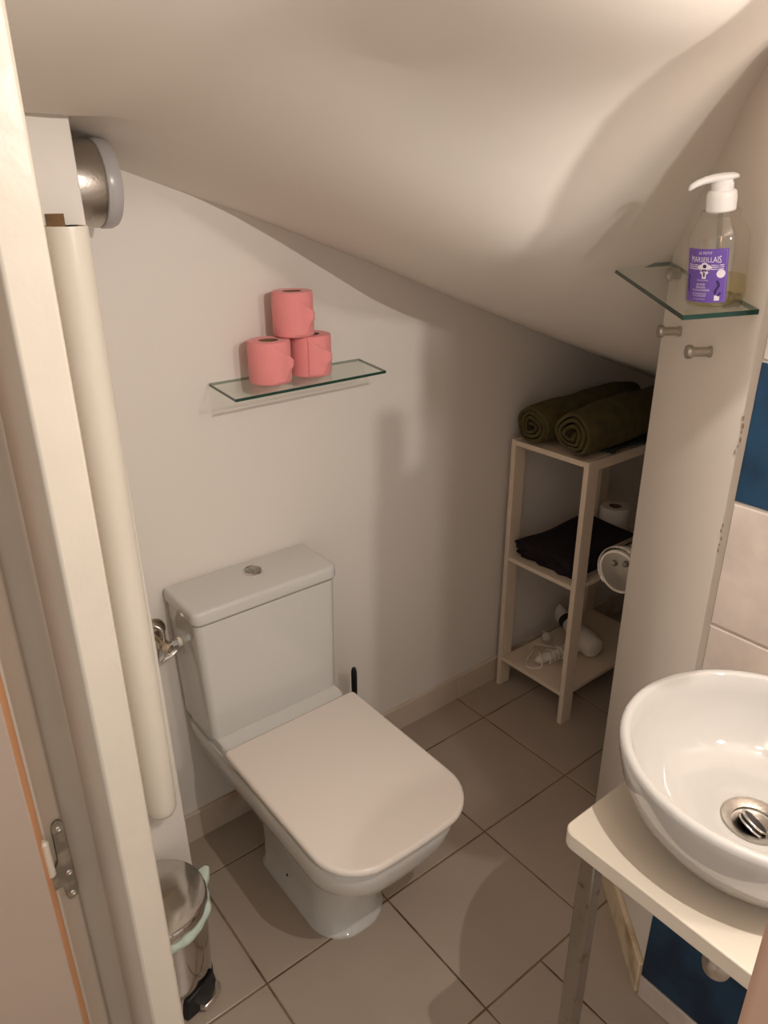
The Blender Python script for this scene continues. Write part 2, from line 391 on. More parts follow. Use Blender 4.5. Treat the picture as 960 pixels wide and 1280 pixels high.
for a0 in (0, 1):
    bm = bmesh.new(); pts = []
    sweep = (100, 250) if a0 else (-105, 95)
    for k in range(17):
        a = math.radians(sweep[0]+(sweep[1]-sweep[0])*k/16); pts.append((xc+.012+.0196*math.cos(a), -.062+.0196*math.sin(a)))
    loft(bm, [ring(pts, .7495), ring(pts, .7523)]); obj('flush_button', bm, M_HINGE, t, bevel=.0006)
bm = bmesh.new(); lathe(bm, [(.004,0),(.004,.001),(.0015,.0025)], (xc-.0865, -.30, .06), (-1,0,0), 14); obj('fixing_plug', bm, M_BLACK, t, smooth=40)

# water stop valve left of the cistern
t = thing('water_valve', 'small aged metal stop valve on the wall left of the cistern', 'valve', (.462, 0, .62))
vx, vz = .4735, .634
bm = bmesh.new(); lathe(bm, [(.030,0),(.029,.004),(.020,.013),(.011,.018),(.010,.022)], (vx, 0, vz+.014), (0,-1,0), 32); obj('escutcheon', bm, M_BRASS, t, smooth=40)
bm = bmesh.new(); lathe(bm, [(.008,0),(.008,.03),(.011,.032),(.0125,.036),(.0125,.052),(.010,.056)], (vx, -.016, vz+.005), (0,-1,0), 20)
lathe(bm, [(.009,-.004),(.0095,.014),(.007,.016),(.007,.020)], (vx, -.058, vz), (1,0,0), 20); obj('body', bm, M_BRASS, t, smooth=40)
bm = bmesh.new(); lathe(bm, [(.011,0),(.0115,.001),(.0115,.014),(.011,.015)], (vx+.017, -.058, vz), (1,0,0), 6); obj('nut', bm, M_CHROME, t)
bm = bmesh.new(); lathe(bm, [(.010,0),(.0115,.001),(.0115,.009),(.010,.010)], (vx+.0310, -.058, vz), (1,0,0), 24); obj('washer', bm, M_PVC, t, smooth=40)
bm = bmesh.new(); tube(bm, [(vx, -.066, vz-.004), (vx+.002, -.082, vz-.012)], .005, 12)
tube(bm, [(vx-.020, -.084, vz-.020), (vx-.010, -.084, vz-.012), (vx+.006, -.084, vz-.010), (vx+.020, -.084, vz-.002), (vx+.026, -.084, vz-.004)], [.003,.0055,.005,.0055,.003], 12); obj('tap_handle', bm, M_CHROME, t, smooth=60)
bm = bmesh.new(); tube(bm, spline([(vx+.004,-.052,vz+.016),(vx+.002,-.050,vz+.04),(vx-.012,-.040,vz+.05),(vx-.02,-.03,vz+.035),(vx-.018,-.022,vz+.01)]), .0055, 12); obj('hose', bm, M_STEEL, t, smooth=60)
bm = bmesh.new(); tube(bm, spline([(vx-.002,-.03,vz-.008),(vx-.004,-.02,vz-.05),(vx-.012,-.016,vz-.12),(vx-.02,-.014,vz-.24)]), .0022, 8); obj('wire', bm, M_STEEL, t, smooth=60)

# toilet brush
t = thing('toilet_brush', 'toilet brush with a thin black handle tucked behind the toilet', 'brush', (.975, -.075, 0))
bm = bmesh.new(); lathe(bm, [(.044,0),(.047,.004),(.047,.10),(.040,.118),(.016,.122),(.016,.112),(.038,.105),(.043,.01)], (.975,-.075,.0), (0,0,1), 36); obj('holder', bm, M_BLACK, t, smooth=40)
bm = bmesh.new(); lathe(bm, [(.005,.10),(.005,.22),(.0068,.225),(.0082,.30),(.0082,.352),(.006,.364),(.002,.368)], (.975,-.075,0), (0,0,1), 20); obj('handle', bm, M_BLACK, t, smooth=50)

# ------------------------------------------------------------------ pedal bin
bx, by = .290, -.337
t = thing('pedal_bin', 'small chrome pedal bin on the floor by the door frame', 'bin', (bx, by, 0))
bm = bmesh.new(); lathe(bm, [(.084,.012),(.086,.014),(.0945,.220),(.0945,.228),(.092,.228),(.084,.02)], (bx,by,0), (0,0,1), 64); obj('bin_body', bm, M_BINC, t, smooth=40)
bm = bmesh.new(); lathe(bm, [(.082,0),(.087,.001),(.088,.012),(.084,.014)], (bx,by,0), (0,0,1), 64); obj('base_ring', bm, M_BLACK, t, smooth=40)
bm = bmesh.new(); lathe(bm, [(.092,.236),(.0980,.237),(.0990,.241),(.0980,.255),(.0955,.2590),(.0920,.2600),(.06,.2615),(.03,.2622),(.0,.2625)], (bx,by,0), (0,0,1), 64); obj('bin_lid', bm, M_BINC, t, smooth=30)
bm = bmesh.new()
n = 72; rr = []
for rad, z in ((.095,.235),(.1010,.2355),(.1035,.228),(.1022,.217),(.0985,.213),(.0952,.220)):
    rr.append([])
    for k in range(n):
        a = 2*PI*k/n; w = .0022*math.sin(a*9+1)+.0016*math.sin(a*17)
        flap = .014*math.exp(-((a-.12)/.17)**2) if rad > .0978 else 0
        rr[-1].append((bx+(rad+w+flap)*math.cos(a), by+(rad+w+flap)*math.sin(a), z+w+(.016*math.exp(-((a-.12)/.15)**2) if 0 < flap else 0)))
rr.append(rr[0]); loft(bm, rr, cap0=False, cap1=False); obj('bin_liner', bm, M_LINER, t, smooth=60)
# pedal: dark recess and chrome foot plate, facing the toilet side of the doorway
pa = math.radians(-66); pd = Vector((math.cos(pa), math.sin(pa), 0)); pr = Vector((-pd.y, pd.x, 0))
def bp(r, s, z): v = Vector((bx, by, 0))+pd*r+pr*s; return (v.x, v.y, z)
bm = bmesh.new()
loft(bm, [[bp(.070,-.046,z),bp(.088,-.046,z),bp(.100,0,z),bp(.088,.046,z),bp(.070,.046,z)] for z in (.004,)] + [[bp(.070,-.044,.052),bp(.086,-.040,.052),bp(.0955,0,.066),bp(.086,.040,.052),bp(.070,.044,.052)]])
obj('pedal_housing', bm, M_BLACK, t, bevel=.003)
bm = bmesh.new()
loft(bm, [[bp(.088,-.018,z),bp(.098,-.020,z),bp(.110,-.016,z),bp(.114,.010,z),bp(.108,.036,z),bp(.096,.042,z),bp(.088,.040,z)] for z in (.010,.024)])
obj('pedal', bm, M_CHROME, t, bevel=.003)
bm = bmesh.new(); tube(bm, [bp(.1005,k*.003,.0) [:2]+(z,) for k, z in ()] or [bp(.0925-.006*abs(s)**2, .026*s, .185-.095*math.sqrt(max(0, 1-s*s))) for s in [x/10 for x in range(-10, 11)]], .0012, 6); obj('embossed_line', bm, M_STEEL, t, smooth=60)

# ------------------------------------------------------------------ glass shelf and pink rolls
def glass_slab(name, corners, th, parent=None):
    b = bmesh.new()
    top = [b.verts.new(p) for p in corners]; bot = [b.verts.new((p[0], p[1], p[2]-th)) for p in corners]
    b.faces.new(top).material_index = 0; b.faces.new(bot[::-1]).material_index = 0
    for k in range(4): b.faces.new((top[k], bot[k], bot[(k+1) % 4], top[(k+1) % 4])).material_index = 2 if k == 3 else 1
    return b
bm = glass_slab('g', [(.670,-.001,1.186),(.651,-.156,1.186),(1.036,-.146,1.186),(1.066,-.001,1.186)], .006)
tag(obj('glass_shelf', bm, [M_GLASS, M_GEDGE, M_GEDGE2]), 'narrow clear glass shelf holding pink toilet rolls above the toilet', 'shelf')
def paper_roll(name, loc, r, h, ang, label, group, m, coreR=.021, flap=True):
    t = thing(name, label, 'toilet roll', loc, group)
    x, y, z = loc
    b = bmesh.new(); e = .005
    lathe(b, [(coreR,.001),(r-e,0),(r-.001,.002),(r,e),(r,h-e),(r-.0015,h-.0012),(r-e,h),(coreR,h-.001)], loc, (0,0,1), 48, closed=True)
    obj('paper', b, m, t, smooth=45)
    b = bmesh.new(); lathe(b, [(coreR-.001,.002),(coreR+.0002,.002),(coreR+.0002,h-.002),(coreR-.001,h-.002)], loc, (0,0,1), 32, closed=True)
    lathe(b, [(.0,.004),(coreR-.001,.004)], loc, (0,0,1), 32, cap=False)
    obj('core', b, M_CORE, t, smooth=45)
    if flap:   # loose end of the paper, glued down in a wrinkled triangle
        b = bmesh.new(); na, nz = 14, 12; g = []
        for i in range(na+1):
            u = i/na; row = []
            for j in range(nz+1):
                v = j/nz
                a = ang + (u-.85)*1.15
                lo, hi = h*(.04+.30*sstep(.55, 1, u)), h*(.97-.38*u)
                zz = lo+(hi-lo)*v
                lift = .0006-.0012*(1-sstep(0, .25, u))+.0085*sstep(.62, 1., u)*(.35+.65*math.sin(v*PI)) + .0012*math.sin(u*13+v*9)*sstep(.3, 1, u)
                row.append(b.verts.new((x+(r+lift)*math.cos(a), y+(r+lift)*math.sin(a), z+zz)))
            g.append(row)
        for i in range(na):
            for j in range(nz): b.faces.new((g[i][j], g[i+1][j], g[i+1][j+1], g[i][j+1]))
        o = obj('loose_end', b, m, t, smooth=80); md = o.modifiers.new('s', 'SOLIDIFY'); md.thickness = .0008; md.offset = 1
    return t
GP = 'pink toilet rolls on the glass shelf'
paper_roll('toilet_roll', (.780,-.072,1.1865), .0455, .089, math.radians(-58), 'pink toilet roll at the bottom left of the stack on the glass shelf', GP, M_PINK)
paper_roll('toilet_roll', (.887,-.066,1.1865), .0460, .089, math.radians(-74), 'pink toilet roll at the bottom right of the stack, beside the bare glass', GP, M_PINK)
paper_roll('toilet_roll', (.846,-.068,1.2765), .0440, .093, math.radians(-70), 'pink toilet roll balanced on top of the other two pink rolls', GP, M_PINK)

# ------------------------------------------------------------------ shelf unit in the alcove
ux0, ux1, uy0, uy1, uz = 1.604, 2.10, -.312, -.030, .880
t = thing('shelf_unit', 'white painted open shelf unit with three shelves in the low alcove', 'shelf unit', (1.85, -.17, 0))
for lx in (ux0, ux1-.048):
    for ly in (uy0, uy1-.017):
        bm = bmesh.new(); box(bm, lx, lx+.048, ly, ly+.017, 0, uz); obj('leg', bm, M_WOODW, t, bevel=.0015)
bm = bmesh.new(); box(bm, ux0, ux1, uy0+.017, uy1-.017, uz-.017, uz-.001); obj('top_shelf', bm, M_WOODW, t, bevel=.0015)
bm = bmesh.new()
box(bm, ux0+.048, ux1-.048, uy0, uy0+.015, uz-.030, uz-.001); obj('top_rail', bm, M_WOODW, t, bevel=.0015)
bm = bmesh.new(); box(bm, ux0+.048, ux1-.048, uy1-.015, uy1, uz-.03, uz-.001); obj('top_rail', bm, M_WOODW, t, bevel=.0015)
for z in (.492, .115):
    bm = bmesh.new(); box(bm, ux0+.002, ux1-.002, uy0+.017, uy1-.017, z-.014, z); box(bm, ux0+.048, ux1-.048, uy0+.003, uy0+.017, z-.014, z); obj('shelf', bm, M_WOODW, t, bevel=.0012)

def towel_roll(label, x0, x1, y, y2, R, z, seed, a0):
    rnd = random.Random(seed); b = bmesh.new(); n = 130; turns = 3.4; L = 26
    def pt(k, side, s):
        u = k/n; th = a0 + turns*2*PI*(1-u)
        r = .010 + (R-.010)*(1-u)**.9
        r += side*.0052
        r *= 1+.045*math.sin(3*th+seed)+.03*math.sin(5*th+s*4)+.02*math.sin(th*.7+seed*3)
        endf = 1-.10*math.exp(-min(s, 1-s)/.03)
        bulge = 1+.03*math.sin(s*9+seed)+.02*math.sin(s*21+th*2)
        r *= endf*bulge
        fl = .86 if math.sin(th) < 0 else 1.0
        yy = y+(y2-y)*s
        xx = x0+(x1-x0)*s + .008*math.sin(th*2+seed)*(1-s) + .006*(1-u)
        return (xx, yy+r*math.cos(th), z+R*.88+r*math.sin(th)*fl)
    for side in (0, 1): pass
    grid = []
    for k in range(n+1):
        row = [[b.verts.new(pt(k, sd, s/L)) for s in range(L+1)] for sd in (1, -1)]
        grid.append(row)
    for k in range(n):
        for sd in (0, 1):
            for s in range(L): b.faces.new((grid[k][sd][s], grid[k+1][sd][s], grid[k+1][sd][s+1], grid[k][sd][s+1]))
        for s in (0, L): b.faces.new((grid[k][0][s], grid[k+1][0][s], grid[k+1][1][s], grid[k][1][s]))
    for k in (0, n):
        for s in range(L): b.faces.new((grid[k][0][s], grid[k][0][s+1], grid[k][1][s+1], grid[k][1][s]))
    o = obj('rolled_towel', b, M_OLIVE, smooth=70)
    return tag(o, label, 'towel', 'rolled towels on the shelf unit')
towel_roll('rolled olive green towel on the shelf unit, at the back against the wall', 1.597, 2.08, -.102, -.086, .063, uz+.001, 1, 1.2)
towel_roll('rolled olive green towel on the shelf unit, in front of the other roll', 1.596, 2.09, -.247, -.226, .068, uz+.003, 4, 2.0)
# flat dark cloth under the front roll
bm = bmesh.new(); nx, ny = 24, 8; g = []
for i in range(nx+1):
    row = []
    for j in range(ny+1):
        u, v = i/nx, j/ny
        row.append(bm.verts.new((1.70+.38*u, -.318+.055*v+.006*math.sin(u*9), uz+.0055+.012*(1-v)*abs(math.sin(u*5+.5))*.8+.004*math.sin(u*14+v*4)**2)))
    g.append(row)
for i in range(nx):
    for j in range(ny): bm.faces.new((g[i][j], g[i+1][j], g[i+1][j+1], g[i][j+1]))
o = obj('folded_cloth', bm, M_NAVY, smooth=80); md = o.modifiers.new('s', 'SOLIDIFY'); md.thickness = .004; md.offset = 0
tag(o, 'thin dark cloth lying flat at the edge of the unit under the front towel roll', 'cloth')

# folded plum towel: one long sheet folded back and forth
def folded(x0, x1, y0, y1, z, layers, th, wob):
    b = bmesh.new(); path = []
    for k in range(layers):
        zz = z+th*(k+.5)
        ya, yb = (y0+.018, y1-.012) if k % 2 == 0 else (y1-.012, y0+.018)
        for i in range(9): path.append((ya+(yb-ya)*i/8, zz))
        if k < layers-1:
            s = 1 if yb > ya else -1
            for i in range(1, 6):
                a = -PI/2+PI*i/6; path.append((yb+s*th*.55*math.cos(a), zz+th*.5+th*.5*math.sin(a)))
    n = len(path); L = 18; P = []
    for i, (py, pz) in enumerate(path):
        a, c = path[max(i-1, 0)], path[min(i+1, n-1)]
        tx, tz = c[0]-a[0], c[1]-a[1]; l = math.hypot(tx, tz); P.append((-tz/l, tx/l))
    rows = []
    for sd in (1, -1):
        rr = []
        for i, (py, pz) in enumerate(path):
            row = []
            for s in range(L+1):
                u = s/L
                v = (py-y0)/(y1-y0)
                dz = wob*(pz-z)/(layers*th)*(math.sin(u*4+v*3)+.5*math.sin(u*9+1))
                tip = .024*math.exp(-u/.08)*((pz-z)/(layers*th)-.35)
                xx = x0+(x1-x0)*u - tip*1.2 + .006*math.sin(i*1.7+v*5)*(1-u) - .05*(1-u)*(v-.5)*0
                row.append(b.verts.new((xx, py+sd*P[i][0]*th*.46, max(z+.0005, pz+sd*P[i][1]*th*.46+dz))))
            rr.append(row)
        rows.append(rr)
    for sd in (0, 1):
        for i in range(n-1):
            for s in range(L): b.faces.new((rows[sd][i][s], rows[sd][i+1][s], rows[sd][i+1][s+1], rows[sd][i][s+1]))
    for i in range(n-1):
        for s in (0, L): b.faces.new((rows[0][i][s], rows[0][i+1][s], rows[1][i+1][s], rows[1][i][s]))
    for i in (0, n-1):
        for s in range(L): b.faces.new((rows[0][i][s], rows[0][i][s+1], rows[1][i][s+1], rows[1][i][s]))
    return b
tag(obj('folded_towel', folded(1.632, 1.96, -.292, -.06, .492, 4, .0155, .006), M_PLUM, smooth=70), 'dark plum folded towel lying on the middle shelf of the unit', 'towel')
paper_roll('toilet_roll', (2.015,-.140,.4925), .048, .098, math.radians(200), 'white toilet roll standing at the back of the middle shelf', None, M_WPAPER, flap=False)

# hair dryer lying on the bottom shelf
t = thing('hair_dryer', 'white hair dryer with its cord wrapped, lying on the bottom shelf', 'hair dryer', (1.83, -.17, .115))
hz = .115
ax = Vector((1.835, -.245, hz+.041)) ; bx2 = Vector((1.905, -.045, hz+.050)); av = (bx2-ax).normalized(); ln = (bx2-ax).length
bm = bmesh.new(); lathe(bm, [(.0,-.012),(.018,-.011),(.030,-.006),(.0365,.004),(.039,.03),(.0385,.07),(.034,.11),(.028,.14),(.0255,.165)], ax, av, 36); obj('barrel', bm, M_DRYER, t, smooth=40)
bm = bmesh.new(); lathe(bm, [(.0265,.150),(.0275,.152),(.0275,.178),(.026,.179)], ax, av, 36); obj('nozzle_band', bm, M_BLACK, t, smooth=40)
nz = ax+av*.172
bm = bmesh.new()
a_, u_, w_ = frame_of(av)
hor = Vector((av.y, -av.x, 0)).normalized(); up_ = Vector((0, 0, 1))
loft(bm, [[tuple(ax+av*d+hor*(sx*math.cos(2*PI*k/28))+up_*(sz*math.sin(2*PI*k/28))) for k in range(28)] for d, sx, sz in ((.172,.026,.026),(.19,.022,.030),(.212,.018,.036),(.222,.017,.037))]); obj('nozzle', bm, M_DRYER, t, smooth=50)
h0 = ax+av*.055+Vector((-.025, .0, -.012)); h1 = Vector((1.655, -.150, hz+.017))
bm = bmesh.new(); hv = h1-h0
tube(bm, [h0+hv*s for s in (0,.15,.4,.7,.92,1.0)], [.022,.021,.019,.0175,.0145,.006], 20); obj('handle', bm, M_DRYER, t, smooth=60)
bm = bmesh.new(); pts = []
hv_n = hv.normalized(); hs = hv_n.cross(Vector((0, 0, 1))).normalized(); hu = hs.cross(hv_n)
for k in range(90):
    s = k/89; a = s*2*PI*4.5
    c = h0+hv*(.42+.42*s+.10*math.sin(a*.5)); pts.append(c+hs*.0235*math.cos(a)+hu*(.0205*math.sin(a)))
for p in pts: p.z = max(p.z, hz+.0028)
pts = [Vector((1.69,-.10,hz+.02)), Vector((1.72,-.085,hz+.024))]+pts
tube(bm, pts, .0033, 8)
tube(bm, spline([tuple(pts[-1]), (1.65,-.175,hz+.006), (1.628,-.150,hz+.003), (1.650,-.118,hz+.004), (1.70,-.105,hz+.02)]), .0033, 8)
obj('cord', bm, M_DRYER, t, smooth=60)
bm = bmesh.new(); lathe(bm, [(.004,0),(.012,.003),(.0165,.016),(.015,.028),(.008,.032)], (1.785,-.098,hz+.014), (.4,.8,.25), 20)
lathe(bm, [(.0022,0),(.0022,.016)], (1.797,-.068,hz+.024), (.4,.8,.25), 8); obj('plug', bm, M_DRYER, t, smooth=40)

# toilet paper holder behind the oblique wall edge
t = thing('paper_holder', 'chrome toilet paper holder with a curved flap, half hidden behind the wall edge', 'paper holder', (1.42, -.638, .74))
hx, hy, hz2 = 1.480, -.562, .716
bm = bmesh.new(); box(bm, hx-.045, hx+.05, -.640, -.632, hz2+.045, hz2+.085); obj('wall_plate', bm, M_CHROME, t, bevel=.003)
bm = bmesh.new(); nA, r1 = 18, .062; g = []
for i in range(nA+1):
    a = math.radians(115-i*165/nA)
    g.append([bm.verts.new((hx+dx, hy+r1*math.cos(a), hz2+r1*math.sin(a))) for dx in [-.062+.124*j/6 for j in range(7)]])
for i in range(nA):
    for j in range(6): bm.faces.new((g[i][j], g[i+1][j], g[i+1][j+1], g[i][j+1]))
o = obj('flap', bm, M_CHROME, t, smooth=80); md = o.modifiers.new('s', 'SOLIDIFY'); md.thickness = .002
bm = bmesh.new()
tube(bm, [(hx+.058,-.634,hz2+.055),(hx+.058,-.60,hz2+.052),(hx+.058,-.565,hz2+.02),(hx+.058,hy,hz2)], .0045, 12); tube(bm, [(hx-.054,hy,hz2),(hx+.062,hy,hz2)], .0085, 14); obj('arm', bm, M_CHROME, t, smooth=60)
bm = bmesh.new(); lathe(bm, [(.0,.002),(.046,.0),(.0485,.003),(.0485,.008),(.0,.010)], (hx-.0560, hy, hz2), (-1,0,0), 48, cap=False); obj('end_cover', bm, M_STEEL, t, smooth=40)
bm = bmesh.new(); lathe(bm, [(.0485,.0),(.0540,.0),(.0540,.010),(.0485,.0115)], (hx-.0555, hy, hz2), (-1,0,0), 48, closed=True); obj('cover_rim', bm, M_DRYER, t, smooth=40)
for q in (0, 1):
    bm = bmesh.new(); lathe(bm, [(.0080,0),(.0080,.005),(.006,.010),(.001,.0115)], (hx-.0635, hy+.012-.030*q, hz2+.020+.009*q), (-1,0,0), 20); obj('hinge_cap', bm, M_HINGE, t, smooth=50)
def hroll(loc, r, L):
    t = thing('toilet_roll', 'white toilet roll hanging in the chrome holder behind the wall edge', 'toilet roll', loc)
    b = bmesh.new(); lathe(b, [(.02,-L/2),(r-.004,-L/2),(r,-L/2+.004),(r,L/2-.004),(r-.004,L/2),(.02,L/2)], loc, (1,0,0), 48, closed=True); obj('paper', b, M_WPAPER, t, smooth=45)
    b = bmesh.new(); lathe(b, [(.019,-L/2+.001),(.0202,-L/2+.001),(.0202,L/2-.001),(.019,L/2-.001)], loc, (1,0,0), 32, closed=True); obj('core', b, M_CORE, t, smooth=45)
hroll((hx+.002, hy, hz2-.0105), .050, .098)

# ------------------------------------------------------------------ glass shelf on the oblique wall, soap bottle, hooks
BL, BR = Vector((1.3310,-.6365,1.434)), Vector((1.0860,-.9365,1.4025))
FL, FR = Vector((1.2720,-.5490,1.4235)), Vector((1.0165,-.8620,1.3925))
t = thing('glass_shelf', 'small tilted clear glass shelf holding the soap bottle, on two steel pegs', 'shelf', tuple((BL+BR)/2))
obj('glass', glass_slab('g', [tuple(BL), tuple(FL), tuple(FR), tuple(BR)], .007), [M_GLASS, M_GEDGE, M_GEDGE2], t)
for P in ((1.298,-.679,1.421), (1.133,-.881,1.409)):
    P = Vector(P)
    bm = bmesh.new(); lathe(bm, [(.010,-.002),(.010,.012),(.0125,.014),(.0125,.020),(.009,.024),(.002,.0255)], P+Vector((0,0,-.003)), nrm, 24); obj('peg', bm, M_STEEL, t, smooth=40)
def hook(P, label):
    t = thing('wall_peg', label, 'hook', P, 'steel pegs under the glass shelf')
    P = Vector(P)
    bm = bmesh.new(); lathe(bm, [(.0095,-.002),(.0095,.003),(.0078,.004),(.0078,.030)], P, nrm, 28); obj('shank', bm, M_STEEL, t, smooth=40)
    bm = bmesh.new(); lathe(bm, [(.0078,.030),(.0108,.031),(.0115,.033),(.0115,.038),(.0105,.040),(.004,.0405)], P, nrm, 28); obj('peg_head', bm, M_STEEL, t, smooth=40)
hook((1.271,-.7125,1.322), 'brushed steel wall peg nearer the corner edge, below the glass shelf')
hook((1.178,-.8265,1.314), 'brushed steel wall peg lower and nearer the wall tiles, below the glass shelf')

# soap bottle
up = (FL-BL).cross(BR-BL).normalized()
if up.z < 0: up = -up
bc = Vector((1.085, -.869, 0)); bc.z = .0006 + BL.z + ((BL.x-bc.x)*up.x + (BL.y-bc.y)*up.y)/up.z
t = thing('soap_bottle', 'clear soap pump bottle with a violet label on the glass shelf', 'soap bottle', tuple(bc))
def B(prof, name, m, **k):
    b = bmesh.new(); lathe(b, prof, bc, up, 48, **k); return obj(name, b, m, t, smooth=40)
B([(.0,.001),(.030,.0015),(.0375,.004),(.0405,.010),(.0413,.02),(.0413,.090),(.0405,.098),(.0375,.106),(.0325,.115),(.0275,.122),(.0258,.1255),(.0270,.1275),(.0272,.1305),(.0255,.1325),(.0205,.1335)], 'bottle_body', M_BOTTLE, cap=False)
B([(.0,.0035),(.030,.004),(.0362,.007),(.0388,.012),(.0396,.02),(.0396,.040),(.0,.0402)], 'liquid_soap', M_LIQ, cap=False)
B([(.018,.131),(.0195,.1325),(.0200,.150),(.0190,.156),(.0175,.158),(.0145,.159),(.0145,.168)], 'pump_collar', M_PUMP)
B([(.0035,.012),(.0035,.132)], 'dip_tube', thin_glass('dip_tube_plastic', (.85,.85,.82,1), .2, 1.3, .05))
# pump head with its long spout
sd = Vector((-.80, .60, 0)); sd = (sd-up*sd.dot(up)).normalized(); ss = up.cross(sd)
bm = bmesh.new(); rings = []
for s, w, hgt, zc in ((-.020,.006,.003,.1740),(-.014,.0105,.0045,.1750),(.0,.0120,.0055,.1752),(.012,.0095,.0055,.1750),(.024,.0065,.0050,.1740),(.036,.0052,.0045,.1712),(.044,.0046,.0042,.1675),(.046,.0030,.0028,.1660)):
    c = bc+sd*s+up*zc
    rings.append([tuple(c+ss*(w*math.cos(2*PI*k/18))+up*(hgt*math.sin(2*PI*k/18))) for k in range(18)])
loft(bm, rings); lathe(bm, [(.0135,.158),(.0130,.172)], bc, up, 32); obj('pump_head', bm, M_PUMP, t, smooth=60)
# label bent round the bottle, printed in white and dark violet
lf = Vector((-1.085+.18, -1.455+.869+.48, 0)); lf = (lf-up*lf.dot(up)).normalized(); ls = up.cross(lf)
def bend(x, z, r): a = x/r; return bc + lf*(r*math.cos(a)) + ls*(r*math.sin(a)) + up*z
LH0, LH1, LW, LR = .014, .088, .031, .0417
def bent_grid(x0, x1, z0, z1, r, n=14):
    b = bmesh.new(); g = [[b.verts.new(bend(x0+(x1-x0)*i/n, z0+(z1-z0)*j, r)) for j in (0, 1)] for i in range(n+1)]
    for i in range(n): b.faces.new((g[i][0], g[i+1][0], g[i+1][1], g[i][1]))
    return b
lab = obj('label', bent_grid(-LW, LW, LH0, LH1, LR, 24), M_LABEL, t, smooth=80)
def printed(name, bm_or, m):
    me = bpy.data.meshes.new(name); bm_or.to_mesh(me); bm_or.free(); me.materials.append(m)
    o = bpy.data.objects.new(name, me); COL.objects.link(o); o.parent = lab; o.matrix_parent_inverse = Matrix()
    return o
PR = LR+.00025
def text_bm(s, size, x, z, sx=1., arch=0.):
    cu = bpy.data.curves.new('txt', 'FONT'); cu.body = s; cu.size = size; cu.align_x = 'CENTER'; cu.resolution_u = 2
    ob = bpy.data.objects.new('txt', cu); COL.objects.link(ob)
    dg = bpy.context.evaluated_depsgraph_get(); dg.update()
    me = bpy.data.meshes.new_from_object(ob.evaluated_get(dg))
    bpy.data.objects.remove(ob); bpy.data.curves.remove(cu)
    b = bmesh.new(); b.from_mesh(me); bpy.data.meshes.remove(me)
    bmesh.ops.triangulate(b, faces=b.faces[:])
    wmax = max(abs(v.co.x) for v in b.verts)*sx
    for v in b.verts:
        lx = v.co.x*sx; v.co = bend(x+lx, z+v.co.y*(1+arch*1.2*(lx/wmax)**2)-arch*.004*(lx/wmax)**2, PR)
    return b
def poly_bm(polys):
    b = bmesh.new()
    for P in polys: b.faces.new([b.verts.new(bend(x, z, PR)) for x, z in P])
    return b
def rectp(x0, x1, z0, z1): return [(x0+(x1-x0)*k/6, z0) for k in range(7)] + [(x1-(x1-x0)*k/6, z1) for k in range(7)]
def circ(x, z, r, n=20): return [(x+r*math.cos(2*PI*k/n), z+r*math.sin(2*PI*k/n)) for k in range(n)]
printed('lettering', text_bm('LE PETIT', .0052, 0, .0808), M_LABELT)
printed('lettering', text_bm('MARSEILLAIS', .0092, 0, .0705, .86, .5), M_LABELT)
lines = [rectp(-.026, -.009, zz, zz+.0011) for zz in (.0655, .0628, .0600)] + [rectp(.009, .026, zz, zz+.0011) for zz in (.0655, .0628, .0600)]
emb = [circ(0, .0635, .0062), [(-.0045,.0585),(.0045,.0585),(.0062,.0555),(.003,.0535),(.0028,.0475),(-.0028,.0475),(-.003,.0535),(-.0062,.0555)], [(-.011,.0630),(-.006,.0672),(-.006,.0588)], [(.011,.0630),(.006,.0588),(.006,.0672)]]
printed('emblem', poly_bm(lines+emb), M_LABELT)
PR = LR+.0004
printed('emblem_detail', poly_bm([circ(.0003, .0645, .0026), [(-.003,.0602),(.003,.0602),(.0042,.0575),(-.0042,.0575)], [(-.0014,.056),(.0014,.056),(.0010,.050),(-.0010,.050)]]), M_LABELD)
PR = LR+.00025
printed('lettering', text_bm('COLLECTION', .0026, -.002, .0443), M_LABELT)
printed('lettering', text_bm('LE PUR', .0042, -.004, .0380), M_LABELT)
printed('lettering', text_bm('SAVON', .0042, -.004, .0340), M_LABELT)
printed('lettering', text_bm('A LA LAVANDE', .0042, -.004, .0300, .9), M_LABELT)
printed('lettering', text_bm('LE PUR SAVON', .0032, -.006, .0252), M_LABELT)
printed('lettering', text_bm('A LA LAVANDE', .0032, -.006, .0222, .9), M_LABELT)
printed('lettering', text_bm('savon liquide 300 ml', .0022, -.006, .0180), M_LABELT)
printed('border', poly_bm([rectp(-.029,.029,.0855,.0860), rectp(-.029,.029,.0160,.0163), rectp(-.0292,-.0288,.016,.086), rectp(.0288,.0292,.016,.086)]), mat('label_rim', srgb(170,146,214), .4))
printed('seal', poly_bm([circ(.0225, .0540, .0058)]), M_LABELT)
printed('sprig', poly_bm([circ(.0185+.0022*math.sin(k), .043-.0030*k, .0020, 10) for k in range(6)] + [circ(.0215+.0014*math.cos(k*2), .0265-.0025*k, .0017, 10) for k in range(2)]), M_LABELD)
printed('sprig', poly_bm([circ(-.0255+.0014*math.sin(k*2), .050-.0030*k, .0018, 10) for k in range(8)]), M_LABELD)
printed('corner_patch', poly_bm([rectp(.0155, .0225, .0168, .0238)]), M_LABELT)

